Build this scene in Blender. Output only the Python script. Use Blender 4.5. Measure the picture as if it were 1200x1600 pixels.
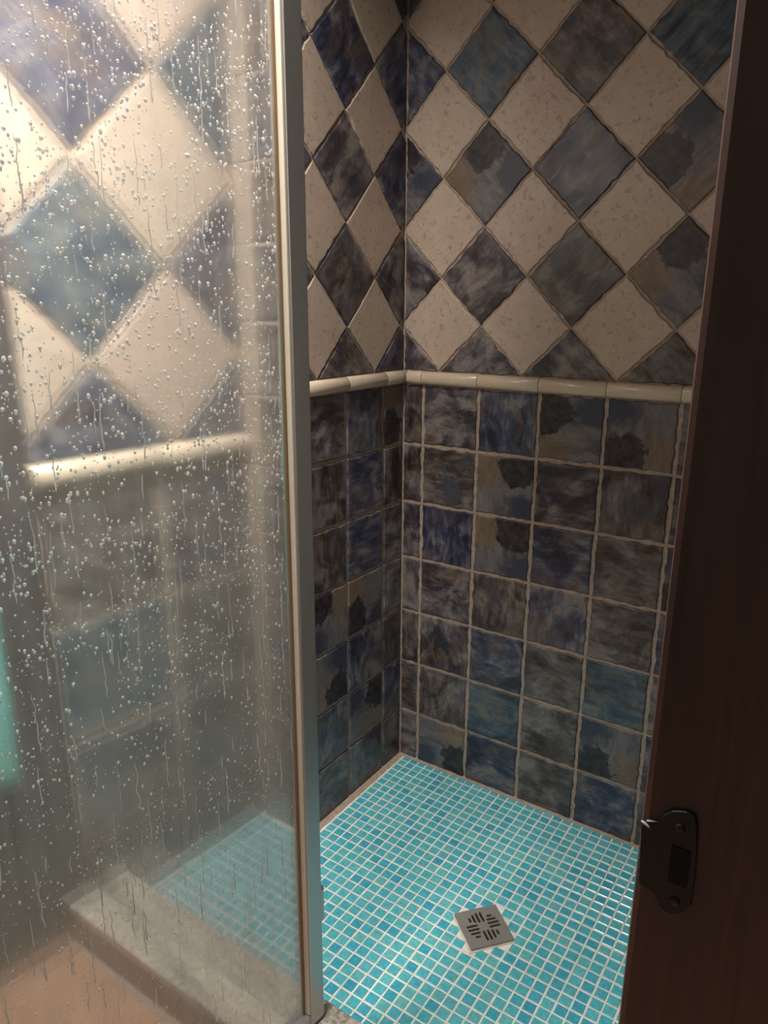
import bpy, bmesh, math, random
from mathutils import Vector, Matrix, noise

for o in list(bpy.data.objects):
    bpy.data.objects.remove(o)
S = bpy.context.scene
COL = S.collection
rnd = random.Random(7)

# ------------------------------------------------------------------ camera
CAM = Vector((0.98596, -1.54428, 1.22678))
YAW, PITCH, ROLL, FPX = -0.5936316, -0.2723759, 0.0045183, 1145.695
Fw = Vector((math.sin(YAW) * math.cos(PITCH), math.cos(YAW) * math.cos(PITCH), math.sin(PITCH)))
R0 = Vector((math.cos(YAW), -math.sin(YAW), 0)); U0 = R0.cross(Fw)
Rt = R0 * math.cos(ROLL) + U0 * math.sin(ROLL); Up = -R0 * math.sin(ROLL) + U0 * math.cos(ROLL)
cd = bpy.data.cameras.new('camera'); cam = bpy.data.objects.new('camera', cd); COL.objects.link(cam)
cd.sensor_fit = 'VERTICAL'; cd.sensor_height = 36.0; cd.sensor_width = 27.0
cd.lens = FPX / 1600 * 36.0; cd.clip_start = 0.01
m = Matrix((Rt, Up, -Fw)).transposed().to_4x4(); m.translation = CAM
cam.matrix_world = m
S.camera = cam
def project(p):
    d = Vector(p) - CAM; z = d.dot(Fw)
    return 600 + FPX * d.dot(Rt) / z, 800 - FPX * d.dot(Up) / z, z
def ony(u, v, y):                                   # point of the plane y=const seen at a photo pixel
    d = Fw + Rt * ((u - 600) / FPX) - Up * ((v - 800) / FPX)
    return CAM + d * ((y - CAM.y) / d.y)

# ------------------------------------------------------------------ world, lamp, exposure
W = bpy.data.worlds.new('world'); S.world = W; W.use_nodes = True
W.node_tree.nodes['Background'].inputs[0].default_value = (0.9, 0.95, 1.0, 1)
W.node_tree.nodes['Background'].inputs[1].default_value = 0.02
LAMP = Vector((0.32, -1.05, 2.20))
ld = bpy.data.lights.new('ceiling_lamp_light', 'AREA'); ld.shape = 'DISK'; ld.size = 0.28
ld.energy = 70.0; ld.color = (1.0, 0.93, 0.84)
lo = bpy.data.objects.new('ceiling_lamp_light', ld); COL.objects.link(lo); lo.location = LAMP
FILL = Vector((-0.13, -1.52, 1.72))                  # added fill lamp for haze and wall light, out of frame to the left
sd = bpy.data.lights.new('fill_light', 'AREA'); sd.shape = 'RECTANGLE'; sd.size = 0.12; sd.size_y = 0.20
sd.energy = 2.3; sd.color = (1.0, 0.88, 0.74)
so = bpy.data.objects.new('fill_light', sd); COL.objects.link(so); so.location = FILL
so.rotation_euler = (Vector((0.30, -0.55, 0.25)) - FILL).to_track_quat('-Z', 'Y').to_euler()
S.view_settings.view_transform = 'Standard'; S.view_settings.look = 'None'
S.view_settings.gamma = 1.0; S.view_settings.use_curve_mapping = False
S.view_settings.exposure = 0.05

# ------------------------------------------------------------------ node helpers
class NT:
    def __init__(s, name):
        s.m = bpy.data.materials.new(name); s.m.use_nodes = True
        s.t = s.m.node_tree; s.n = s.t.nodes
        s.out = s.n['Material Output']; s.p = s.n['Principled BSDF']
    def add(s, typ, **kw):
        x = s.n.new(typ)
        for k, v in kw.items(): setattr(x, k, v)
        return x
    def link(s, a, b): s.t.links.new(a, b)
    def val(s, sock, v):
        if hasattr(v, 'is_output') or isinstance(v, bpy.types.NodeSocket): s.link(v, sock)
        else: sock.default_value = v
    def math(s, op, a, b=0.0, c=None, clamp=False):
        x = s.add('ShaderNodeMath', operation=op, use_clamp=clamp)
        s.val(x.inputs[0], a); s.val(x.inputs[1], b)
        if c is not None: s.val(x.inputs[2], c)
        return x.outputs[0]
    def vmath(s, op, a, b):
        x = s.add('ShaderNodeVectorMath', operation=op); s.val(x.inputs[0], a); s.val(x.inputs[1], b)
        return x.outputs[0]
    def noise(s, vec, scale, detail=4.0, rough=0.55, dist=0.0):
        x = s.add('ShaderNodeTexNoise'); s.val(x.inputs['Vector'], vec); x.inputs['Scale'].default_value = scale
        x.inputs['Detail'].default_value = detail; x.inputs['Roughness'].default_value = rough
        x.inputs['Distortion'].default_value = dist
        return x.outputs[0]
    def mapping(s, vec, rot=0.0, scale=(1, 1, 1), loc=(0, 0, 0)):
        x = s.add('ShaderNodeMapping'); s.val(x.inputs[0], vec)
        x.inputs['Location'].default_value = loc; x.inputs['Rotation'].default_value = (0, 0, rot)
        x.inputs['Scale'].default_value = scale
        return x.outputs[0]
    def ramp(s, f, stops, interp='LINEAR'):
        x = s.add('ShaderNodeValToRGB'); s.val(x.inputs[0], f); r = x.color_ramp; r.interpolation = interp
        while len(r.elements) < len(stops): r.elements.new(0.5)
        for e, (p, c) in zip(r.elements, stops):
            e.position = p; e.color = (*c, 1) if len(c) == 3 else c
        return x.outputs[0]
    def mix(s, f, a, b, mode='MIX'):
        x = s.add('ShaderNodeMix', data_type='RGBA', blend_type=mode); s.val(x.inputs[0], f)
        for k, v in ((6, a), (7, b)):
            if isinstance(v, tuple): x.inputs[k].default_value = (*v, 1)
            else: s.link(v, x.inputs[k])
        return x.outputs[2]
    def bump(s, h, strength=0.3, dist=0.002):
        x = s.add('ShaderNodeBump'); s.val(x.inputs['Height'], h)
        x.inputs['Strength'].default_value = strength; x.inputs['Distance'].default_value = dist
        s.link(x.outputs[0], s.p.inputs['Normal'])
    def set(s, color=None, rough=0.5, spec=0.5, metal=0.0):
        if color is not None: s.val(s.p.inputs['Base Color'], (*color, 1) if isinstance(color, tuple) else color)
        s.val(s.p.inputs['Roughness'], rough); s.p.inputs['Specular IOR Level'].default_value = spec
        s.p.inputs['Metallic'].default_value = metal
        return s.m
    def objvec(s, k=1.0):
        tc = s.add('ShaderNodeTexCoord'); oi = s.add('ShaderNodeObjectInfo')
        c = s.add('ShaderNodeCombineXYZ')
        s.val(c.inputs[0], s.math('MULTIPLY', oi.outputs['Random'], 7.3 * k))
        s.val(c.inputs[1], s.math('MULTIPLY', oi.outputs['Random'], -4.1 * k))
        s.val(c.inputs[2], s.math('MULTIPLY', oi.outputs['Random'], 11.7 * k))
        return tc.outputs['Object'], s.vmath('ADD', tc.outputs['Object'], c.outputs[0]), oi.outputs['Random']

def slate(name, angle, sx, sy, stops, tint, tint_lo, tint_hi):
    """watercolour glazed slate tile: brushed streaks plus broad washes"""
    n = NT(name); raw, v, r = n.objvec()
    st = n.noise(n.mapping(v, angle, (sx, sy, 10)), 1.0, 5, 0.62, 0.6)
    wash = n.noise(n.mapping(v, 0, (11, 11, 11)), 1.0, 3, 0.5, 1.2)
    f = n.math('ADD', n.math('MULTIPLY', st, 0.45), n.math('MULTIPLY', wash, 0.60))
    c = n.ramp(f, stops)
    w2 = n.noise(n.mapping(v, 0, (14, 14, 14), (3.1, 1.7, 5.2)), 1.0, 3, 0.55, 0.8)
    c = n.mix(n.ramp(w2, [(tint_lo, (0, 0, 0)), (tint_hi, (1, 1, 1))]), c, tint)
    w3 = n.noise(n.mapping(v, 0.4, (13, 17, 12), (8.3, 2.2, 1.4)), 1.0, 4, 0.6, 1.0)
    c = n.mix(n.ramp(w3, [(0.56, (0, 0, 0)), (0.68, (0.75,) * 3)]), c, n.ramp(st, [(0.3, (0.085, 0.055, 0.040)), (0.7, (0.19, 0.125, 0.085))]))
    fl = n.noise(v, 420, 2, 0.5)
    c = n.mix(n.ramp(fl, [(0.70, (0, 0, 0)), (0.76, (0.5, 0.5, 0.5))]), c, (0.24, 0.23, 0.24))
    g = n.noise(v, 160, 3, 0.6)
    c = n.mix(0.35, c, n.ramp(g, [(0.25, (0.25, 0.25, 0.25)), (0.75, (0.85, 0.85, 0.85))]), 'OVERLAY')
    n.bump(n.math('ADD', st, n.math('MULTIPLY', g, 0.3)), 0.35, 0.0012)
    return n.set(c, n.ramp(st, [(0.3, (0.28,) * 3), (0.7, (0.45,) * 3)]), 0.5)

NAVY = [(0.39, (0.020, 0.017, 0.022)), (0.48, (0.032, 0.038, 0.078)), (0.55, (0.080, 0.082, 0.118)), (0.64, (0.19, 0.175, 0.175))]
MIXD = [(0.39, (0.034, 0.023, 0.022)), (0.47, (0.056, 0.045, 0.055)), (0.54, (0.125, 0.108, 0.115)), (0.63, (0.22, 0.195, 0.185))]
BRWN = [(0.39, (0.026, 0.019, 0.019)), (0.48, (0.066, 0.049, 0.046)), (0.55, (0.12, 0.10, 0.095)), (0.64, (0.19, 0.17, 0.155))]
TEAL = [(0.39, (0.022, 0.026, 0.034)), (0.47, (0.034, 0.056, 0.088)), (0.56, (0.075, 0.098, 0.125)), (0.68, (0.16, 0.18, 0.18))]
M = {}
M['A'] = slate('glaze_navy_brushed', 0.0, 20, 62, NAVY, (0.085, 0.060, 0.058), 0.52, 0.70)
M['B'] = slate('glaze_diagonal_wash', 0.75, 20, 52, MIXD, (0.034, 0.034, 0.056), 0.52, 0.70)
M['C'] = slate('glaze_brown_brushed', 0.08, 22, 62, BRWN, (0.060, 0.065, 0.085), 0.54, 0.70)
M['T'] = slate('glaze_teal_brushed', 0.0, 16, 75, TEAL, (0.14, 0.14, 0.13), 0.55, 0.72)

def patch_glaze():
    n = NT('glaze_torn_patch'); raw, v, r = n.objvec()
    st = n.noise(n.mapping(v, 0.3, (14, 40, 10)), 1.0, 5, 0.6, 0.8)
    c = n.ramp(st, [(0.30, (0.048, 0.050, 0.068)), (0.48, (0.13, 0.122, 0.13)), (0.7, (0.20, 0.175, 0.165))])
    def blob(loc, rad, amp, sharp):
        d = n.add('ShaderNodeVectorMath', operation='DISTANCE')
        n.link(raw, d.inputs[0]); d.inputs[1].default_value = loc
        j = n.math('MULTIPLY', n.math('SUBTRACT', n.noise(v, 26, 3, 0.7), 0.5), amp)
        return n.ramp(n.math('ADD', d.outputs['Value'], j), [(rad, (1, 1, 1)), (rad + sharp, (0, 0, 0))])
    tan = blob((-0.045, -0.055, 0), 0.034, 0.10, 0.030)
    c = n.mix(tan, c, n.ramp(st, [(0.3, (0.13, 0.092, 0.065)), (0.7, (0.22, 0.155, 0.11))]))
    blue = blob((0.052, 0.052, 0), 0.030, 0.10, 0.030)
    c = n.mix(blue, c, (0.042, 0.046, 0.072))
    dk = blob((-0.050, 0.036, 0), 0.050, 0.080, 0.003)
    dn = n.ramp(n.noise(v, 60, 4, 0.6), [(0.35, (0.012, 0.009, 0.013)), (0.72, (0.065, 0.050, 0.055))])
    c = n.mix(dk, c, dn)
    g = n.noise(v, 160, 3, 0.6)
    c = n.mix(0.3, c, n.ramp(g, [(0.25, (0.25,) * 3), (0.75, (0.85,) * 3)]), 'OVERLAY')
    n.bump(n.math('ADD', st, n.math('MULTIPLY', dk, -0.4)), 0.35, 0.0012)
    return n.set(c, 0.38, 0.5)
M['P'] = patch_glaze()

def beige():
    n = NT('beige_pitted_ceramic'); raw, v, r = n.objvec()
    base = n.mix(r, (0.49, 0.405, 0.33), (0.52, 0.40, 0.335))
    w = n.noise(v, 22, 4, 0.6, 0.5)
    c = n.mix(n.ramp(w, [(0.35, (0,) * 3), (0.7, (0.6,) * 3)]), base, (0.40, 0.32, 0.255))
    p = n.noise(v, 90, 3, 0.6, 0.8)
    pit = n.ramp(p, [(0.56, (0,) * 3), (0.68, (0.7,) * 3)])
    c = n.mix(pit, c, (0.26, 0.20, 0.15))
    n.bump(n.math('SUBTRACT', w, pit), 0.3, 0.001)
    return n.set(c, 0.36, 0.5)
M['L'] = beige()

def simple(name, col, rough, spec=0.5, metal=0.0, nscale=0, var=0.2, bump=0.0, bdist=0.001):
    n = NT(name)
    if nscale:
        raw, v, r = n.objvec(0.1)
        f = n.noise(v, nscale, 5, 0.6)
        lo_ = tuple(x * (1 - var) for x in col); hi_ = tuple(min(1, x * (1 + var)) for x in col)
        c = n.ramp(f, [(0.3, lo_), (0.7, hi_)])
        if bump: n.bump(f, bump, bdist)
        return n.set(c, rough, spec, metal)
    return n.set(col, rough, spec, metal)
M['grout'] = simple('sanded_grout', (0.38, 0.30, 0.245), 0.85, 0.3, 0, 90, 0.22, 0.6, 0.001)
M['fgrout'] = simple('pale_floor_grout', (0.74, 0.75, 0.71), 0.7, 0.4, 0, 60, 0.18, 0.5, 0.001)
M['trim'] = simple('cream_glazed_liner', (0.60, 0.50, 0.385), 0.22, 0.5, 0, 40, 0.06)
M['plaster'] = simple('plain_plaster', (0.20, 0.185, 0.17), 0.85, 0.3, 0, 12, 0.06, 0.2, 0.001)
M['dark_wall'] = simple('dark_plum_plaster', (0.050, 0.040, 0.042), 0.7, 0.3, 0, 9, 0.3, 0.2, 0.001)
M['black'] = simple('black_void', (0.008, 0.008, 0.008), 0.8, 0.2)
M['cement'] = simple('white_cement', (0.60, 0.55, 0.46), 0.8, 0.3, 0, 50, 0.2, 0.5, 0.001)
M['steel'] = simple('dull_steel', (0.29, 0.285, 0.265), 0.45, 0.5, 0.35, 150, 0.08)
M['alu'] = simple('satin_aluminium', (0.52, 0.53, 0.53), 0.34, 0.5, 0.85, 300, 0.05)
M['lit_line'] = simple('cream_lit_face', (0.78, 0.72, 0.60), 0.35, 0.5, 0.0)  # cream colour stands in for lamplight on the stile's inner side
M['brown_line'] = simple('amber_brown_strip', (0.24, 0.165, 0.10), 0.5, 0.4, 0.0)
M['iron'] = simple('black_iron', (0.012, 0.011, 0.012), 0.45, 0.4, 0.3, 120, 0.2)
M['white_shade'] = simple('white_lamp_metal', (0.75, 0.75, 0.72), 0.4)

def wood():
    n = NT('dark_stained_wood'); raw, v, r = n.objvec(0.1)
    f = n.noise(n.mapping(v, 0, (55, 55, 3.0)), 1.0, 6, 0.6, 1.5)
    c = n.ramp(f, [(0.3, (0.030, 0.014, 0.011)), (0.52, (0.050, 0.022, 0.017)), (0.72, (0.074, 0.032, 0.023))])
    n.bump(f, 0.15, 0.001)
    return n.set(c, 0.42, 0.4)
M['wood'] = wood()

def granite(name, dark):
    n = NT(name); raw, v, r = n.objvec(0.1)
    a = n.noise(v, 95, 5, 0.7, 0.6); b = n.noise(v, 240, 3, 0.6)
    c = n.ramp(a, [(0.36, (0.19 * dark, 0.175 * dark, 0.15 * dark)), (0.47, (0.40 * dark, 0.37 * dark, 0.32 * dark)), (0.62, (0.62 * dark, 0.58 * dark, 0.51 * dark))])
    c = n.mix(n.ramp(b, [(0.63, (0,) * 3), (0.68, (0.9,) * 3)]), c, (0.05, 0.045, 0.04))
    return n.set(c, 0.35, 0.5)
M['granite'] = granite('speckled_granite_lit', 1.35)
M['granite_in'] = granite('speckled_granite_shaded', 0.98)  # same granite toned down, shade on the curb's inner half put into colour
M['riser'] = simple('brown_mortar_riser', (0.17, 0.14, 0.125), 0.7, 0.3, 0, 40, 0.2, 0.2)

def terracotta():
    n = NT('terracotta_glazed'); raw, v, r = n.objvec()
    f = n.noise(v, 14, 5, 0.6, 0.6)
    c = n.ramp(f, [(0.3, (0.44, 0.23, 0.145)), (0.52, (0.55, 0.31, 0.20)), (0.72, (0.62, 0.38, 0.26))])
    n.bump(n.noise(v, 60, 4), 0.2, 0.001)
    return n.set(c, 0.4, 0.4)
M['terra'] = terracotta()

def mosaic(name, island):
    n = NT(name)
    tc = n.add('ShaderNodeTexCoord')
    if island: r = n.add('ShaderNodeNewGeometry').outputs['Random Per Island']
    else: r = n.add('ShaderNodeObjectInfo').outputs['Random']
    c = n.ramp(r, [(0.0, (0.050, 0.36, 0.50)), (0.12, (0.08, 0.44, 0.51)), (0.34, (0.12, 0.48, 0.56)), (0.55, (0.065, 0.41, 0.55)),
                   (0.74, (0.14, 0.48, 0.50)), (0.90, (0.05, 0.34, 0.50)), (1.0, (0.10, 0.43, 0.52))])
    g = n.add('ShaderNodeNewGeometry')
    f = n.noise(g.outputs['Position'], 130, 4, 0.65)
    c = n.mix(0.45, c, n.ramp(f, [(0.3, (0.3,) * 3), (0.7, (0.78,) * 3)]), 'OVERLAY')
    return n.set(c, 0.22, 0.5)
M['mosaic'] = mosaic('turquoise_glass_mosaic', False)
M['mosaic_i'] = mosaic('turquoise_glass_mosaic_field', True)

def towel():
    n = NT('teal_terry_cloth'); raw, v, r = n.objvec(0.1)
    f = n.noise(v, 260, 3, 0.6)
    c = n.ramp(f, [(0.3, (0.10, 0.42, 0.40)), (0.7, (0.22, 0.62, 0.58))])
    n.bump(f, 0.6, 0.002)
    return n.set(c, 0.95, 0.1)
M['towel'] = towel()

def pane():
    n = NT('wet_steamed_glass')
    tr = n.add('ShaderNodeBsdfTransparent'); tr.inputs[0].default_value = (0.93, 0.95, 0.95, 1)
    rf = n.add('ShaderNodeBsdfRefraction'); rf.inputs['IOR'].default_value = 1.03
    rf.inputs['Roughness'].default_value = 0.22; rf.inputs['Color'].default_value = (0.97, 0.98, 0.97, 1)
    tl = n.add('ShaderNodeBsdfTranslucent'); tl.inputs[0].default_value = (0.85, 0.84, 0.82, 1)
    df = n.add('ShaderNodeBsdfDiffuse'); df.inputs[0].default_value = (0.80, 0.80, 0.80, 1)
    gl = n.add('ShaderNodeBsdfGlossy'); gl.inputs['Roughness'].default_value = 0.08
    tc = n.add('ShaderNodeTexCoord')
    st = n.noise(n.mapping(tc.outputs['Object'], 0, (60, 1.6, 60)), 1.0, 4, 0.6, 0.4)
    bl = n.noise(tc.outputs['Object'], 26, 4, 0.6)
    haze = n.math('ADD', n.ramp(st, [(0.3, (0.06,) * 3), (0.75, (0.18,) * 3)]), n.ramp(bl, [(0.4, (0.0,) * 3), (0.7, (0.08,) * 3)]))
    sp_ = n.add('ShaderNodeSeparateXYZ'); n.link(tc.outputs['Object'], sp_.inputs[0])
    low_haze = n.ramp(n.math('ADD', sp_.outputs[1], n.math('MULTIPLY', n.math('SUBTRACT', bl, 0.5), 0.5)), [(0.35, (0.16,) * 3), (0.95, (0.0,) * 3)])
    haze = n.math('ADD', haze, low_haze)  # extra pale haze low down, painted in where lamplight on the pane fades
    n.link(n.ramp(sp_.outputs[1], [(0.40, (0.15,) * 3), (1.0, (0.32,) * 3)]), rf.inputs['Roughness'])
    def mx(f, a, b):
        x = n.add('ShaderNodeMixShader'); n.val(x.inputs[0], f); n.link(a, x.inputs[1]); n.link(b, x.inputs[2]); return x.outputs[0]
    clear = mx(0.45, rf.outputs[0], tr.outputs[0])
    fog = mx(0.45, tl.outputs[0], df.outputs[0])
    fr = n.add('ShaderNodeFresnel'); fr.inputs[0].default_value = 1.45
    s = mx(haze, clear, fog)
    s = mx(n.math('MULTIPLY', fr.outputs[0], 0.5), s, gl.outputs[0])
    n.link(s, n.out.inputs[0])
    return n.m
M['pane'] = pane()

def water():
    n = NT('water_droplet')
    g = n.add('ShaderNodeBsdfGlass'); g.inputs['IOR'].default_value = 1.33; g.inputs['Roughness'].default_value = 0.02
    t = n.add('ShaderNodeBsdfTranslucent'); t.inputs[0].default_value = (0.97, 0.97, 0.97, 1)
    d = n.add('ShaderNodeBsdfDiffuse'); d.inputs[0].default_value = (0.95, 0.95, 0.95, 1)
    x = n.add('ShaderNodeMixShader'); x.inputs[0].default_value = 0.5
    n.link(t.outputs[0], x.inputs[1]); n.link(d.outputs[0], x.inputs[2])
    y = n.add('ShaderNodeMixShader'); y.inputs[0].default_value = 0.65
    n.link(g.outputs[0], y.inputs[1]); n.link(x.outputs[0], y.inputs[2]); n.link(y.outputs[0], n.out.inputs[0])
    return n.m
M['water'] = water()

# ------------------------------------------------------------------ object helpers
def link(name, mesh, mat, parent=None, mw=None):
    o = bpy.data.objects.new(name, mesh); COL.objects.link(o)
    if mat and not mesh.materials: mesh.materials.append(M[mat])
    if mw is not None: o.matrix_world = mw
    if parent is not None:
        o.parent = parent
        o.matrix_parent_inverse = parent.matrix_world.inverted() if False else Matrix()
        if mw is not None: o.matrix_local = PW.get(parent.name, Matrix()).inverted() @ mw
    return o
PW = {}                                            # world matrix of each parent we made
def tag(o, label=None, cat=None, group=None, kind=None):
    if label: o['label'] = label
    if cat: o['category'] = cat
    if group: o['group'] = group
    if kind: o['kind'] = kind
    return o
def empty(name, loc):
    e = bpy.data.objects.new(name, None); COL.objects.link(e); e.location = loc; e.empty_display_size = 0.05
    PW[e.name] = Matrix.Translation(Vector(loc)); return e
def finish(bm, name, smooth=False):
    bmesh.ops.recalc_face_normals(bm, faces=bm.faces)
    me = bpy.data.meshes.new(name); bm.to_mesh(me); bm.free()
    if smooth:
        for p in me.polygons: p.use_smooth = True
    return me
def box_into(bm, a, b, bevel=0.0, seg=2):
    x0, y0, z0 = a; x1, y1, z1 = b
    vs = [bm.verts.new(p) for p in ((x0, y0, z0), (x1, y0, z0), (x1, y1, z0), (x0, y1, z0), (x0, y0, z1), (x1, y0, z1), (x1, y1, z1), (x0, y1, z1))]
    fs = [bm.faces.new([vs[i] for i in q]) for q in ((0, 3, 2, 1), (4, 5, 6, 7), (0, 1, 5, 4), (1, 2, 6, 5), (2, 3, 7, 6), (3, 0, 4, 7))]
    if bevel:
        es = list({e for f in fs for e in f.edges})
        bmesh.ops.bevel(bm, geom=es, offset=bevel, segments=seg, affect='EDGES', profile=0.5)
def box(name, a, b, mat, parent=None, bevel=0.0, mw=None, seg=2):
    bm = bmesh.new(); box_into(bm, a, b, bevel, seg)
    return link(name, finish(bm, name), mat, parent, mw if mw is not None else (Matrix() if parent is not None else None))

# frame: local (u, v, n) -> world
def frame(origin, du, n):
    du = Vector(du).normalized(); n = Vector(n).normalized(); v = Vector((0, 0, 1))
    mw = Matrix((du, v, n)).transposed().to_4x4(); mw.translation = Vector(origin); return mw
FB = frame((0, 0, 0), (1, 0, 0), (0, -1, 0))
FL = frame((0, 0, 0), (0, -1, 0), (1, 0, 0))
P0, P1 = Vector((-0.145, -0.44, 0)), Vector((-0.200, -1.00, 0))
dR = (P1 - P0).normalized()
FR = frame(P0, dR, (-dR.y, dR.x, 0))

def clip(poly, u0, u1, v0, v1):
    def half(ps, f):
        out = []
        for i, a in enumerate(ps):
            b = ps[(i + 1) % len(ps)]; fa, fb = f(a), f(b)
            if fa >= 0: out.append(a)
            if (fa >= 0) != (fb >= 0):
                t = fa / (fa - fb); out.append((a[0] + (b[0] - a[0]) * t, a[1] + (b[1] - a[1]) * t))
        return out
    for f in (lambda p: p[0] - u0, lambda p: u1 - p[0], lambda p: p[1] - v0, lambda p: v1 - p[1]):
        if len(poly) < 3: return []
        poly = half(poly, f)
    return poly
def area(p):
    return 0.5 * sum(p[i][0] * p[(i + 1) % len(p)][1] - p[(i + 1) % len(p)][0] * p[i][1] for i in range(len(p)))

def tile_mesh(poly, seed, amp=0.0026, depth=0.006, inset=0.0022, step=0.011, name='tile'):
    """rustic tile: wavy chipped outline, rolled edge, flat face at n=0"""
    if area(poly) < 0: poly = poly[::-1]
    pts = []
    for i, a in enumerate(poly):
        b = poly[(i + 1) % len(poly)]; L = math.dist(a, b); k = max(1, round(L / step))
        nx, ny = (b[1] - a[1]) / max(L, 1e-9), -(b[0] - a[0]) / max(L, 1e-9)
        for j in range(k):
            t = j / k; x = a[0] + (b[0] - a[0]) * t; y = a[1] + (b[1] - a[1]) * t
            w = amp * (noise.noise(Vector((x * 90, y * 90, seed * 3.7))) - 0.25) * 1.5 if j else -0.0003
            pts.append((x + nx * w, y + ny * w))
    cx = sum(p[0] for p in pts) / len(pts); cy = sum(p[1] for p in pts) / len(pts)
    bm = bmesh.new()
    lo_ = [bm.verts.new((x, y, -depth)) for x, y in pts]
    hi_ = []
    for x, y in pts:
        d = math.hypot(x - cx, y - cy); k = max(0.2, (d - inset * 1.25) / d) if d > 0 else 1
        hi_.append(bm.verts.new((cx + (x - cx) * k, cy + (y - cy) * k, 0.0)))
    md = [bm.verts.new((x, y, -inset * 0.8)) for x, y in pts]
    N = len(pts)
    for i in range(N):
        j = (i + 1) % N
        bm.faces.new((lo_[i], lo_[j], md[j], md[i])); bm.faces.new((md[i], md[j], hi_[j], hi_[i])).smooth = True
    bm.faces.new(hi_)
    return finish(bm, name)

def square(cu, cv, h): return [(cu - h, cv - h), (cu + h, cv - h), (cu + h, cv + h), (cu - h, cv + h)]
VAR = {}
def put_tile(wall, FM, name, poly, centre, mat, full, rot, seed):
    """poly in wall coordinates; object origin sits in the middle of the uncut tile"""
    cu, cv = centre
    c, s = math.cos(-rot), math.sin(-rot)
    loc = [((x - cu) * c - (y - cv) * s, (x - cu) * s + (y - cv) * c) for x, y in poly]
    if full:
        key = (name, round(abs(area(poly)), 5), mat, seed % 5)
        if key not in VAR: VAR[key] = tile_mesh(loc, seed % 5 + 1, name=name)
        me = VAR[key]
    else: me = tile_mesh(loc, seed, name=name)
    mw = FM @ Matrix.Translation((cu, cv, 0)) @ Matrix.Rotation(rot, 4, 'Z')
    return link(name, me, mat, wall, mw)

def lower_grid(wall, FM, cols, rows, u0, u1, v0, v1, gap, design, seed):
    for ci in range(len(cols) - 1):
        for ri in range(len(rows) - 1):
            a, b, c, d = cols[ci], cols[ci + 1], rows[ri], rows[ri + 1]
            full = square((a + b) / 2, (c + d) / 2, (b - a - gap) / 2)
            full = [(a + gap / 2, c + gap / 2), (b - gap / 2, c + gap / 2), (b - gap / 2, d - gap / 2), (a + gap / 2, d - gap / 2)]
            p = clip(full, u0, u1, v0, v1)
            if len(p) < 3 or abs(area(p)) < 1e-4: continue
            mat, k = design(ci, ri)
            seed += 1
            put_tile(wall, FM, 'tile', p, ((a + b) / 2, (c + d) / 2), mat, abs(area(p) - area(full)) < 1e-7, k * math.pi / 2, seed)

def diamonds(wall, FM, ul, vl, D, u0, u1, v0, v1, gap, seed, dark):
    """light tiles centred at (ul + k D, vl + m D), dark ones half a diagonal off; point-down squares"""
    h = (D / math.sqrt(2) - gap) / 2
    kk = range(int((u0 - ul) / D) - 2, int((u1 - ul) / D) + 3)
    mm = range(-1, int((v1 - vl) / D) + 2)
    for off in (0, 1):
        for k in kk:
            for mrow in mm:
                cu, cv = ul + (k + off / 2) * D, vl + (mrow + off / 2) * D
                r = h * math.sqrt(2)
                full = [(cu, cv - r), (cu + r, cv), (cu, cv + r), (cu - r, cv)]
                p = clip(full, u0, u1, v0, v1)
                if len(p) < 3 or abs(area(p)) < 1.5e-4: continue
                seed += 1
                if off: mat, q = dark(k, mrow)
                else: mat, q = 'L', rnd.randrange(4)
                put_tile(wall, FM, 'diamond_tile', p, (cu, cv), mat, abs(area(p) - area(full)) < 1e-7, math.pi / 4 + q * math.pi / 2, seed)

def liner(name, FM, joints, v0, v1, depth, end_label):
    """half-round liner laid in short pieces"""
    t = empty(name, FM.translation)
    tag(t, end_label, 'trim', kind='structure')
    for a, b in zip(joints[:-1], joints[1:]):
        bm = bmesh.new(); prof = []
        for i in range(11):
            an = -math.pi / 2 + math.pi * i / 10
            prof.append(((v0 + v1) / 2 + (v1 - v0) / 2 * math.sin(an), depth * math.cos(an) ** 0.75 if i not in (0, 10) else 0.0))
        prof = [(v0, -0.006)] + prof + [(v1, -0.006)]
        g = 0.0004
        us = [a + g, a + g + 0.0015, b - g - 0.0015, b - g]
        rings = []
        for i, u in enumerate(us):
            k = 0.94 if i in (0, 3) else 1.0
            rings.append([bm.verts.new((u, (v0 + v1) / 2 + (v - (v0 + v1) / 2) * k, d * k if d > 0 else d)) for v, d in prof])
        for r0, r1 in zip(rings[:-1], rings[1:]):
            for i in range(len(prof) - 1):
                bm.faces.new((r0[i], r0[i + 1], r1[i + 1], r1[i])).smooth = True
        bm.faces.new(rings[0]); bm.faces.new(rings[-1][::-1])
        link('trim_piece', finish(bm, 'trim_piece'), 'trim', t, FM)
    return t

# ------------------------------------------------------------------ the setting
ZC = 2.35                                            # ceiling
XW = 0.925                                           # right-hand shower wall
YE = 0.398                                           # where the left wall steps back
T, GAP = 0.15, 0.0075
def wall_slab(name, FM, u0, u1, v0, v1, thick, label, mat='grout', back=0.004):
    bm = bmesh.new(); box_into(bm, (u0, v0, -back - thick), (u1, v1, -back))
    o = link(name, finish(bm, name), mat); o.matrix_world = FM; PW[o.name] = FM.copy()
    return tag(o, label, 'wall', kind='structure')
wall_back = wall_slab('wall_back', FB, -0.30, 1.05, -0.04, ZC, 0.10, 'back shower wall of slate tiles below beige and slate diamonds')
wall_left = wall_slab('wall_left', FL, 0.0, YE, -0.04, ZC, 0.30, 'short left shower wall meeting the back wall in the corner')
wall_left.name = 'wall_left'
wall_recess = wall_slab('wall_recess', FR, -0.03, 0.436, -0.04, ZC, 0.16, 'brightly lit tiled wall seen through the wet glass door')
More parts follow.
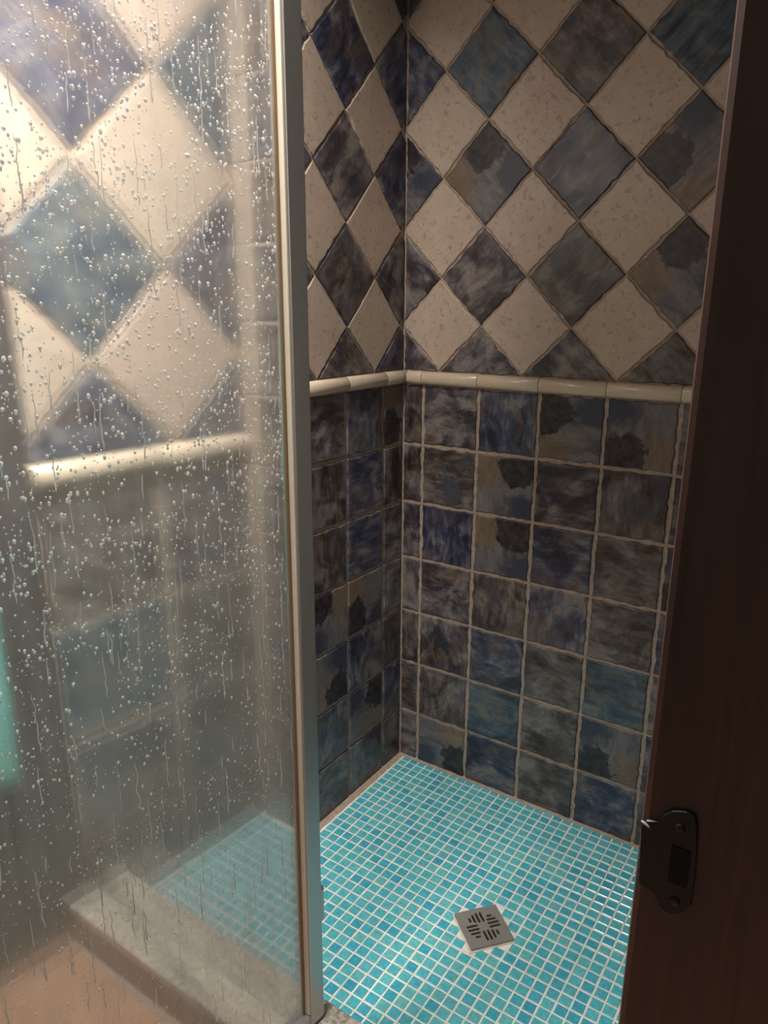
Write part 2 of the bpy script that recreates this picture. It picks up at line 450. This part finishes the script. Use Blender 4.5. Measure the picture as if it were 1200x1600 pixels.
wall_outer = wall_slab('wall_outer', FR, 0.436, 1.75, -0.04, ZC, 0.16, 'dark plain wall beyond the glass door above the terracotta floor', 'dark_wall', 0.0)

COLS_B = [0.0575 + T * k for k in range(-1, 7)]
ROWS = [0.147 + T * k for k in range(-1, 7)]
# seen designs on the back wall, top row first, then (glaze, quarter turns)
DES = [[('C', 1), ('B', 0), ('A', 1), ('P', 0), ('P', 1), ('C', 0), ('A', 0)],
       [('C', 1), ('C', 0), ('P', 3), ('B', 0), ('C', 1), ('B', 0), ('A', 1)],
       [('B', 1), ('A', 1), ('P', 3), ('A', 0), ('C', 0), ('P', 1), ('C', 0)],
       [('B', 1), ('B', 0), ('C', 1), ('A', 1), ('C', 0), ('A', 0), ('B', 1)],
       [('C', 1), ('B', 1), ('A', 0), ('C', 0), ('T', 0), ('B', 0), ('C', 0)],
       [('C', 0), ('C', 1), ('T', 0), ('C', 0), ('P', 1), ('A', 0), ('P', 2)],
       [('B', 0), ('P', 2), ('A', 0), ('C', 0), ('A', 0), ('C', 0), ('B', 0)]]
lower_grid(wall_back, FB, COLS_B, ROWS, 0.003, XW - 0.003, 0.004, 1.047, GAP, lambda c, r: DES[6 - r][min(c, 6)], 100)
DESL = [[('P', 2), ('A', 1), ('B', 0), ('C', 0)], [('C', 1), ('A', 0), ('C', 1), ('B', 0)], [('B', 0), ('A', 0), ('C', 1), ('C', 0)],
        [('B', 0), ('P', 2), ('P', 3), ('A', 0)], [('C', 1), ('A', 1), ('P', 1), ('B', 0)], [('A', 1), ('P', 0), ('A', 1), ('A', 0)],
        [('C', 1), ('B', 1), ('B', 0), ('C', 0)]]
COLS_L = [0.0855 + T * k for k in range(-1, 4)]
lower_grid(wall_left, FL, COLS_L, ROWS, 0.003, YE - 0.001, 0.004, 1.047, GAP, lambda c, r: DESL[6 - r][min(c, 3)], 300)
TT = 0.238
COLS_R = [0.191 - TT, 0.191, 0.440]
ROWS_R = [0.185 + TT * k for k in range(-1, 4)]
DESR = [[('B', 0), ('C', 0)], [('C', 0), ('T', 1)], [('P', 3), ('P', 0)], [('C', 0), ('B', 0)]]
lower_grid(wall_recess, FR, COLS_R, ROWS_R, -0.028, 0.434, 0.004, 0.925, 0.016, lambda c, r: DESR[3 - min(r, 3)][c], 400)

seqB = ['A', 'B', 'C', 'T', 'P']
def dk_back(k, mrow):
    fixed = {(-1, 0): ('B', 1), (0, 0): ('B', 0), (1, 0): ('C', 0), (2, 0): ('P', 3), (0, 1): ('P', 3), (1, 1): ('A', 0), (2, 1): ('P', 0),
             (-1, 1): ('P', 3), (0, 2): ('T', 1), (1, 2): ('C', 1), (2, 2): ('T', 0), (0, -1): ('B', 2), (1, -1): ('B', 3), (2, -1): ('C', 1), (-1, -1): ('B', 2)}
    return fixed.get((k, mrow), (seqB[(k * 2 + mrow * 3) % 4], (k + mrow) % 4))
DB = 0.2127
diamonds(wall_back, FB, 0.0995, 1.079 + DB / 2, DB, 0.002, XW - 0.003, 1.080, ZC - 0.12, 0.0034, 500, dk_back)
def dk_left(k, mrow):
    return {0: ('C', 1), 1: ('B', 1), -1: ('B', 0), 2: ('A', 1)}.get(mrow, ('A', 0)) if k == 0 else (('B', 0) if mrow == 0 else ('A', 1))
diamonds(wall_left, FL, 0.122, 1.079 + DB / 2, DB, 0.002, YE - 0.001, 1.080, ZC - 0.12, 0.0034, 700, dk_left)
DR = 0.332
diamonds(wall_recess, FR, 0.141, 0.965 + DR / 2, DR, -0.028, 0.434, 0.966, ZC - 0.12, 0.010, 900, lambda k, r: (('T', 0), ('A', 0), ('A', 1))[(k + r) % 3])

liner('trim_1', FB, [0.015] + COLS_B[1:7] + [XW - 0.002], 1.0465, 1.0785, 0.014, 'cream half-round tile liner running along the back wall')
liner('trim_2', FL, [0.0] + COLS_L[1:4] + [YE], 1.0465, 1.0785, 0.014, 'cream half-round tile liner running along the short left wall')
liner('trim_3', FR, [-0.028, 0.191, 0.440], 0.922, 0.966, 0.020, 'gleaming cream tile liner seen through the wet glass')
# step-back face between the left wall and the recessed wall: a lit band and a shaded band, coloured in as pale edge strip and dark slate tiles
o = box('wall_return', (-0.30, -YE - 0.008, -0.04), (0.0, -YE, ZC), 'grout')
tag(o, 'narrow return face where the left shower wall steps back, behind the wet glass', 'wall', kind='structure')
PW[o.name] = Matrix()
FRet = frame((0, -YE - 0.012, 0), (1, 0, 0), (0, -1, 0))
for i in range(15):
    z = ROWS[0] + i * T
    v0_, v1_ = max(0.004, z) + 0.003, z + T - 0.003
    put_tile(o, FRet, 'lit_band_tile', [(-0.132, z), (-0.102, z), (-0.102, z + T), (-0.132, z + T)], (-0.117, z + T / 2), 'L', False, 0, 1220 + i)
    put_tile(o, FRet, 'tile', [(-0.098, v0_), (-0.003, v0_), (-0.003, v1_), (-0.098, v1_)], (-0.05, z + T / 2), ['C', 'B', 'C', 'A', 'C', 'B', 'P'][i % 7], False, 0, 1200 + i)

# right-hand wall, added shading lintel, ceiling, the rest of the bathroom
wr = box('wall_right', (XW, -1.12, -0.04), (XW + 0.12, 0.0, ZC), 'plaster')
tag(wr, 'right-hand shower wall hidden behind the wooden door jamb', 'wall', kind='structure')
bm = bmesh.new()                                     # unseen lintel, stepped to shade the back wall but not the recess
box_into(bm, (0.235, -0.905, 1.88), (XW, -0.775, ZC)); box_into(bm, (-0.20, -0.905, 2.12), (0.235, -0.775, ZC))
lt = link('wall_shading_lintel', finish(bm, 'wall_shading_lintel'), 'plaster')
tag(lt, 'unseen plastered lintel added above the shower opening to shade the back wall', 'wall', kind='structure')
ce = box('ceiling', (-0.6, -2.6, ZC), (1.9, 0.1, ZC + 0.06), 'plaster'); tag(ce, 'plain plaster ceiling', 'ceiling', kind='structure')
wf = box('wall_front', (-0.6, -2.45, -0.04), (1.9, -2.35, ZC), 'plaster'); tag(wf, 'plain wall behind the photographer', 'wall', kind='structure')
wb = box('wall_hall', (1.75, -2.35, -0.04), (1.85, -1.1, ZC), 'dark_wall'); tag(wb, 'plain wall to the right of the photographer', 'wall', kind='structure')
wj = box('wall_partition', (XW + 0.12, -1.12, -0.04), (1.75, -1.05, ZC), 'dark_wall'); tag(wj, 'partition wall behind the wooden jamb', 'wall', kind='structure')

# ------------------------------------------------------------------ shower floor of glass mosaic
YI, YM, YO, HC = -0.778, -0.845, -0.908, 0.083
PM = 0.0247
sf = box('floor_shower', (-0.30, YI - 0.01, -0.05), (XW, 0.0, 0.0), 'fgrout')
tag(sf, 'shower floor of small turquoise glass mosaic with pale grout', 'floor', kind='structure'); PW[sf.name] = Matrix()
DC, DA, DH = Vector((0.4766, -0.4172, 0)), math.radians(50), 0.0465
cells = []
for i in range(-9, 37):
    for j in range(0, 31):
        x0 = 0.020 + i * PM; x1 = x0 + PM; y1 = -0.022 - (j - 1) * PM; y0 = y1 - PM
        y1 = min(y1, -0.003); y0 = max(y0, YI)
        x1 = min(x1, XW - 0.002)
        if x0 < 0 and y0 > -YE - 0.02: continue
        if x0 < 0: y1 = min(y1, -YE - 0.014)
        if x0 < 0:
            xr = P0.x + (P1.x - P0.x) * ((y0 + y1) / 2 - P0.y) / (P1.y - P0.y)
            if x1 < xr + 0.008: continue
            x0 = max(x0, xr + 0.003)
        if x1 - x0 < 0.008 or y1 - y0 < 0.008: continue
        cx, cy = (x0 + x1) / 2, (y0 + y1) / 2
        d = Matrix.Rotation(-DA, 2) @ Vector((cx - DC.x, cy - DC.y))
        if max(abs(d.x), abs(d.y)) < DH + 0.006: continue
        px, py, dep = project((cx, cy, 0))
        edge = 1135 - 60 * py / 632 if py < 632 else 1075 - (py - 632) * 0.1136
        vis = 512 < px < edge - 4 and py < 1598 and not (py > 1574 + (px - 506) * 0.9)
        cells.append((dep if vis else 9 + dep, x0, x1, y0, y1))
cells.sort()
def mosaic_into(bm, w, h, cx, cy):
    b, t, ch = -0.003, 0.0012, 0.0012
    lo_ = [bm.verts.new((cx + sx * w, cy + sy * h, b)) for sx, sy in ((-1, -1), (1, -1), (1, 1), (-1, 1))]
    md = [bm.verts.new((cx + sx * w, cy + sy * h, t - ch * 0.7)) for sx, sy in ((-1, -1), (1, -1), (1, 1), (-1, 1))]
    hi_ = [bm.verts.new((cx + sx * (w - ch), cy + sy * (h - ch), t)) for sx, sy in ((-1, -1), (1, -1), (1, 1), (-1, 1))]
    for i in range(4):
        j = (i + 1) % 4
        bm.faces.new((lo_[i], lo_[j], md[j], md[i])); bm.faces.new((md[i], md[j], hi_[j], hi_[i]))
    bm.faces.new(hi_)
g = 0.0018
bm = bmesh.new(); mosaic_into(bm, PM / 2 - g, PM / 2 - g, 0, 0); mos_me = finish(bm, 'mosaic_tile'); mos_me.materials.append(M['mosaic'])
rest = bmesh.new(); nfull = 0
for dep, x0, x1, y0, y1 in cells:
    cx, cy = (x0 + x1) / 2, (y0 + y1) / 2
    jx, jy = rnd.uniform(-0.0006, 0.0006), rnd.uniform(-0.0006, 0.0006)
    if nfull < 300 and dep < 9 and abs(x1 - x0 - PM) < 1e-6 and abs(y1 - y0 - PM) < 1e-6:
        c = bpy.data.objects.new('mosaic_tile', mos_me); COL.objects.link(c); c.parent = sf
        c.location = (cx + jx, cy + jy, rnd.uniform(-0.0003, 0.0003)); c.rotation_euler = (rnd.uniform(-.012, .012), rnd.uniform(-.012, .012), rnd.uniform(-.03, .03)); nfull += 1
    else: mosaic_into(rest, (x1 - x0) / 2 - g, (y1 - y0) / 2 - g, cx + jx, cy + jy)
mf = link('mosaic_field', finish(rest, 'mosaic_field'), 'mosaic_i', sf); mf['kind'] = 'stuff'

# beige caulk strips at the foot of the walls
for nm, a, b in (('caulk_strip', (0.0, -0.395, 0), (0.016, -0.005, 0)), ('caulk_strip', (0.0, -0.006, 0), (0.90, 0.0, 0))):
    bm = bmesh.new(); L = 24; ring = []
    for i in range(L + 1):
        t = i / L
        if abs(b[1] - a[1]) > abs(b[0] - a[0]):
            y = a[1] + (b[1] - a[1]) * t; wv = 0.0185 + 0.003 * noise.noise(Vector((0, y * 40, 3)))
            ring.append((bm.verts.new((-0.004, y, 0.004)), bm.verts.new((wv * 0.4, y, 0.003)), bm.verts.new((wv, y, -0.001))))
        else:
            x = a[0] + (b[0] - a[0]) * t; wv = 0.007 + 0.003 * noise.noise(Vector((x * 30, 0, 9)))
            ring.append((bm.verts.new((x, 0.004, 0.006)), bm.verts.new((x, -wv * 0.4, 0.003)), bm.verts.new((x, -wv, -0.001))))
    for r0, r1 in zip(ring[:-1], ring[1:]):
        for k in (0, 1): bm.faces.new((r0[k], r0[k + 1], r1[k + 1], r1[k])).smooth = True
    link(nm, finish(bm, nm), 'grout', sf)

# ------------------------------------------------------------------ drain
dr = empty('floor_drain', (DC.x, DC.y, 0.0)); dr.rotation_euler = (0, 0, DA)
PW[dr.name] = Matrix.Translation(DC) @ Matrix.Rotation(DA, 4, 'Z')
tag(dr, 'square grey metal drain grate set askew in the turquoise mosaic floor', 'drain', kind='thing')
bm = bmesh.new()
def loop(pts):
    vs = [bm.verts.new((x, y, 0.0065)) for x, y in pts]
    return [bm.edges.new((vs[i], vs[(i + 1) % len(vs)])) for i in range(len(vs))]
def rrect(cx, cy, hx, hy, r=0.0015, n=3):
    out = []
    for (sx, sy, a0) in ((1, 1, 0), (-1, 1, 90), (-1, -1, 180), (1, -1, 270)):
        for i in range(n + 1):
            a = math.radians(a0 + 90 * i / n); out.append((cx + sx * (hx - r) + r * math.cos(a), cy + sy * (hy - r) + r * math.sin(a)))
    return out
edges = loop(rrect(0, 0, DH, DH, 0.002))
for q in range(4):
    a = q * math.pi / 2
    for k in range(4):
        off = 0.0030 + k * 0.0090; ln = (0.0125, 0.0125, 0.0105, 0.006)[k]
        cx, cy = 0.0230 - (0.0125 - ln) * 0.3, off - 0.0082
        pts = rrect(cx, cy, ln, 0.0026, 0.0018, 2)
        pts = [(x * math.cos(a) - y * math.sin(a), x * math.sin(a) + y * math.cos(a)) for x, y in pts]
        edges += loop(pts)
bmesh.ops.triangle_fill(bm, use_beauty=True, use_dissolve=False, edges=edges)
fs = [f for f in bm.faces]
ex = bmesh.ops.extrude_face_region(bm, geom=fs)
bmesh.ops.translate(bm, verts=[v for v in ex['geom'] if isinstance(v, bmesh.types.BMVert)], vec=(0, 0, -0.0045))
link('grate', finish(bm, 'grate'), 'steel', dr)
box('sump', (-0.040, -0.040, -0.002), (0.040, 0.040, 0.0019), 'black', dr, mw=PW[dr.name])
bm = bmesh.new(); ring = []
for i in range(40):
    a = 2 * math.pi * i / 40; q = DH / max(abs(math.cos(a)), abs(math.sin(a))) + 0.006 + 0.004 * noise.noise(Vector((math.cos(a) * 2, math.sin(a) * 2, 5)))
    ring.append((bm.verts.new((q * math.cos(a), q * math.sin(a), -0.002)), bm.verts.new((0.95 * q * math.cos(a), 0.95 * q * math.sin(a), 0.0016))))
for i in range(40):
    r0, r1 = ring[i], ring[(i + 1) % 40]; bm.faces.new((r0[0], r1[0], r1[1], r0[1]))
bm.faces.new([r[1] for r in ring])
link('cement_bed', finish(bm, 'cement_bed'), 'cement', dr)

# ------------------------------------------------------------------ curb
cu = empty('shower_curb', (0.36, -0.84, 0.0))
tag(cu, 'low granite-topped curb across the shower opening, under the glass door', 'curb', kind='thing')
def bev_box(name, a, b, mat, parent, bevel): return box(name, a, b, mat, parent, bevel, mw=Matrix())
bev_box('riser', (-0.196, YO + 0.004, -0.002), (XW, YI - 0.003, HC - 0.020), 'riser', cu, 0.001)
bev_box('outer_slab', (-0.196, YO, HC - 0.020), (XW, YM + 0.0005, HC), 'granite', cu, 0.003)
bev_box('inner_slab', (-0.190, YM + 0.0015, HC - 0.020), (XW, YI, HC - 0.003), 'granite_in', cu, 0.003)

# ------------------------------------------------------------------ bathroom floor of terracotta tiles
bf = box('floor', (-0.6, -2.35, -0.06), (1.75, YO + 0.004, -0.004), 'grout')
tag(bf, 'terracotta tiled bathroom floor in front of the curb', 'floor', kind='structure'); PW[bf.name] = Matrix()
FT = Matrix((Vector((1, 0, 0)), Vector((0, 1, 0)), Vector((0, 0, 1)))).transposed().to_4x4(); FT.translation = Vector((0, 0, 0.001))
TS = 0.31; k = 0
for i in range(-1, 7):
    for j in range(0, 5):
        a = -0.192 + i * TS; b = YO - 0.006 - (j + 1) * TS
        p = clip([(a + .005, b + .005), (a + TS - .005, b + .005), (a + TS - .005, b + TS - .005), (a + .005, b + TS - .005)], -0.40, 1.74, -2.34, 0)
        if len(p) < 3 or abs(area(p)) < 1e-3: continue
        k += 1; put_tile(bf, FT, 'floor_tile', p, (a + TS / 2, b + TS / 2), 'terra', abs(area(p) - (TS - .01) ** 2) < 1e-6, 0, 1300 + k)

# ------------------------------------------------------------------ glass door
HX, HY = 0.372, -0.806
dd = Vector((-0.085, -0.9964, 0)).normalized()
FD = frame((HX, HY, 0.0), dd, (-dd.y, dd.x, 0))        # u from the hinge outwards, v up, n towards the camera side
DW, Z0, Z1 = 0.66, HC + 0.004, 1.98
door = empty('shower_screen', (HX, HY, 0.0)); 
tag(door, 'open framed glass shower door covered in water drops', 'glass door', kind='thing')
box('hinge_stile', (0.0, Z0, -0.026), (0.030, Z1, 0.0), 'alu', door, 0.0015, FD)
box('lit_stile_face', (0.0302, Z0 + 0.026, -0.0125), (0.0335, Z1, -0.0015), 'lit_line', door, 0.0006, FD)  # bright strip painting the lamplit return of the stile
box('brown_strip', (0.0337, Z0 + 0.026, -0.0125), (0.0385, Z1, -0.0095), 'brown_line', door, 0.0005, FD)  # thin amber-brown strip beside the glass
box('outer_stile', (DW, Z0, -0.026), (DW + 0.03, Z1, 0.0), 'alu', door, 0.0015, FD)
box('bottom_rail', (0.0302, Z0, -0.026), (DW - 0.0002, Z0 + 0.024, -0.001), 'alu', door, 0.0015, FD)
box('top_rail', (0.0302, Z1 - 0.03, -0.026), (DW - 0.0002, Z1, -0.001), 'alu', door, 0.0015, FD)
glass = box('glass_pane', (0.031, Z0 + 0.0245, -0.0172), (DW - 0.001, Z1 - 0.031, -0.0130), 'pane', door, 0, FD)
for zz in (0.30, 1.70):
    bm = bmesh.new()
    bmesh.ops.create_cone(bm, cap_ends=True, segments=16, radius1=0.007, radius2=0.007, depth=0.06)
    link('hinge_barrel', finish(bm, 'hinge'), 'alu', door, FD @ Matrix.Translation((-0.008, zz, -0.013)) @ Matrix.Rotation(math.pi / 2, 4, 'X'))

# water on the pane: beads and runs, more and larger towards the top
bm = bmesh.new(); NF = -0.0130
def bead(u, v, r, asp):
    n1, n2 = 9, 3
    top = bm.verts.new((u, v, NF + r * 0.62)); prev = None; first = []
    rings = []
    for k in (1, 2, 3):
        a = math.pi / 2 * k / 3
        rings.append([bm.verts.new((u + r * 0.9 * math.sin(a) * math.cos(t * 2 * math.pi / n1),
                                    v + r * asp * math.sin(a) * math.sin(t * 2 * math.pi / n1) * (1.15 if math.sin(t * 2 * math.pi / n1) < 0 else 0.9),
                                    NF + r * 0.62 * math.cos(a))) for t in range(n1)])
    for t in range(n1):
        s_ = (t + 1) % n1
        bm.faces.new((top, rings[0][t], rings[0][s_])).smooth = True
        for a, b in ((0, 1), (1, 2)): bm.faces.new((rings[a][t], rings[b][t], rings[b][s_], rings[a][s_])).smooth = True
def run(u, v, L, r, seed):
    k = max(5, int(L / 0.0045)); pr = None
    for i in range(k + 1):
        t = i / k; vv = v - L * t
        uu = u + 0.0022 * noise.noise(Vector((seed, vv * 75, 0))) + 0.0012 * noise.noise(Vector((seed, vv * 200, 4)))
        rr = r * (0.45 + 0.55 * t) * (1 if i < k else 0.25) * (0.2 if i == 0 else 1)
        cur = [bm.verts.new((uu + rr * math.cos(a), vv, NF + rr * 0.75 * math.sin(a))) for a in [math.pi * q / 5 for q in range(6)]]
        if pr:
            for q in range(5): bm.faces.new((pr[q], pr[q + 1], cur[q + 1], cur[q])).smooth = True
        pr = cur
taken = []
for i in range(21000):
    v = 0.14 + 1.72 * rnd.random() ** 0.78; u = rnd.uniform(0.04, 0.50)
    hgt = min(1, max(0.0, (v - 0.35) / 0.75))
    if rnd.random() > 0.28 + 0.72 * hgt: continue
    cl = noise.noise(Vector((u * 14, v * 14, 2)))
    if rnd.random() > 0.65 + cl: continue
    r = (0.0007 + 0.0015 * rnd.random() ** 2.6) * (0.65 + 0.45 * hgt)
    bead(u, v, r, rnd.uniform(0.95, 1.5))
for i in range(420):
    v = 0.2 + 1.7 * rnd.random(); u = rnd.uniform(0.04, 0.50)
    run(u, v, rnd.uniform(0.02, 0.075), rnd.uniform(0.0006, 0.0011), i * 1.37)
wd = link('water_drops', finish(bm, 'water_drops'), 'water', door, FD); wd['kind'] = 'stuff'

# ------------------------------------------------------------------ wooden door jamb with strike plate
YJ = -1.20; XJ = 0.9155
jm = empty('door_jamb', (1.05, YJ, 0.0))
tag(jm, 'dark brown wooden door jamb filling the right edge, with black strike plate', 'door frame', kind='thing')
bev_box('post', (XJ, YJ, 0.0), (1.24, YJ + 0.075, ZC - 0.02), 'wood', jm, 0.004)
out = [(1001, 1284), (1012, 1279), (1034, 1283), (1038, 1270), (1052, 1264), (1074, 1265), (1088, 1273), (1091, 1288), (1089, 1330), (1086, 1372), (1080, 1412),
       (1070, 1423), (1055, 1427), (1040, 1423), (1029, 1411), (1025, 1396), (1022, 1386), (1010, 1384), (998, 1378)]
bm = bmesh.new(); fr_, bk = [], []
for x, y in out:
    p = ony(x, y, YJ); p.x = max(p.x, XJ + 0.001)
    fr_.append(bm.verts.new((p.x, YJ - 0.0022, p.z))); bk.append(bm.verts.new((p.x, YJ, p.z)))
f = bm.faces.new(fr_)
for i in range(len(out)):
    j = (i + 1) % len(out); bm.faces.new((fr_[i], fr_[j], bk[j], bk[i]))
bmesh.ops.bevel(bm, geom=[e for e in f.edges], offset=0.0008, segments=2, affect='EDGES', profile=0.5)
sp = link('strike_plate', finish(bm, 'strike_plate'), 'iron', jm, Matrix()); sp['label'] = 'black metal strike plate with rounded ends'
PW[sp.name] = Matrix()
a, b = ony(1052, 1316, YJ), ony(1074, 1384, YJ)
box('latch_hole', (a.x, YJ - 0.0026, b.z), (b.x, YJ - 0.0021, a.z), 'black', sp, 0.0, Matrix())
for px, py in ((1064, 1290), (1056, 1404)):
    c = ony(px, py, YJ); bm = bmesh.new()
    bmesh.ops.create_uvsphere(bm, u_segments=12, v_segments=6, radius=0.0026)
    bmesh.ops.scale(bm, vec=(1, 0.35, 1), verts=bm.verts)
    link('screw', finish(bm, 'screw', True), 'iron', sp, Matrix.Translation((c.x, YJ - 0.0024, c.z)))
c = ony(1011, 1284, YJ); bm = bmesh.new()
bmesh.ops.create_uvsphere(bm, u_segments=12, v_segments=6, radius=0.0016); bmesh.ops.scale(bm, vec=(1.8, 0.5, 0.5), verts=bm.verts)
link('lip_glint', finish(bm, 'lip_glint', True), 'steel', sp, Matrix.Translation((c.x, YJ - 0.0025, c.z)) @ Matrix.Rotation(0.5, 4, 'Y'))  # pale steel bead painting the glint on the plate's lip

# ------------------------------------------------------------------ towel on the dark wall
FTW = FR
tw = empty('hanging_towel', FR @ Vector((0.70, 0.40, 0.03)))
tag(tw, 'teal towel hanging on the dark wall at the left edge, behind the glass', 'towel', kind='thing')
bm = bmesh.new(); NU, NV = 40, 30; gr = []
for i in range(NU + 1):
    row = []
    for j in range(NV + 1):
        t = j / NV; s_ = i / NU
        u = 0.535 + 0.36 * s_; v = 0.415 + 0.78 * t + (0.012 * math.sin(s_ * 9) if t < 0.05 else 0)
        n_ = 0.028 + 0.010 * math.sin(s_ * 22 + 1.2 * math.sin(t * 3)) * (1 - 0.5 * t) + 0.004 * noise.noise(Vector((u * 20, v * 8, 1)))
        row.append((u, v, n_))
    gr.append(row)
fv = [[bm.verts.new(p) for p in row] for row in gr]
bv = [[bm.verts.new((p[0], p[1], p[2] - 0.012)) for p in row] for row in gr]
for i in range(NU):
    for j in range(NV):
        bm.faces.new((fv[i][j], fv[i + 1][j], fv[i + 1][j + 1], fv[i][j + 1])).smooth = True
        bm.faces.new((bv[i][j], bv[i][j + 1], bv[i + 1][j + 1], bv[i + 1][j])).smooth = True
for i in range(NU):
    for j in (0, NV): bm.faces.new((fv[i][j], fv[i + 1][j], bv[i + 1][j], bv[i][j]))
for j in range(NV):
    for i in (0, NU): bm.faces.new((fv[i][j], fv[i][j + 1], bv[i][j + 1], bv[i][j]))
link('cloth', finish(bm, 'cloth'), 'towel', tw, FR)
bm = bmesh.new()
bmesh.ops.create_cone(bm, cap_ends=True, segments=16, radius1=0.008, radius2=0.008, depth=0.46)
link('towel_bar', finish(bm, 'towel_bar'), 'alu', tw, FR @ Matrix.Translation((0.715, 1.195, 0.022)) @ Matrix.Rotation(math.pi / 2, 4, 'Y'))
for u in (0.50, 0.93): box('bracket', (u - 0.008, 1.185, 0.0), (u + 0.008, 1.205, 0.030), 'alu', tw, 0.001, FR)

# ------------------------------------------------------------------ ceiling lamp body above its own light
cl = empty('ceiling_lamp', (LAMP.x, LAMP.y, ZC)); tag(cl, 'round white ceiling lamp in front of the shower', 'lamp', kind='thing')
bm = bmesh.new(); bmesh.ops.create_cone(bm, cap_ends=True, segments=40, radius1=0.145, radius2=0.12, depth=0.05)
link('lamp_body', finish(bm, 'lamp_body'), 'white_shade', cl, Matrix.Translation((LAMP.x, LAMP.y, LAMP.z + 0.040)))
bm = bmesh.new(); bmesh.ops.create_cone(bm, cap_ends=True, segments=20, radius1=0.03, radius2=0.03, depth=ZC - LAMP.z - 0.065)
link('lamp_stem', finish(bm, 'lamp_stem'), 'white_shade', cl, Matrix.Translation((LAMP.x, LAMP.y, (ZC + LAMP.z + 0.065) / 2)))

# ------------------------------------------------------------------ body of the added fill lamp, behind its own light
sc = empty('added_fill_lamp', FILL); tag(sc, 'small white fill lamp added on the dark wall beyond the door', 'lamp', kind='thing')
PW[sc.name] = Matrix.Translation(FILL)
mws = Matrix.Translation(FILL) @ so.rotation_euler.to_matrix().to_4x4()
box('shade', (-0.07, -0.11, 0.006), (0.07, 0.11, 0.020), 'white_shade', sc, 0.004, mws)
box('wall_arm', (-0.25, FILL.y - 0.01, FILL.z + 0.0), (FILL.x - 0.016, FILL.y + 0.01, FILL.z + 0.02), 'white_shade', sc, 0.002, Matrix())
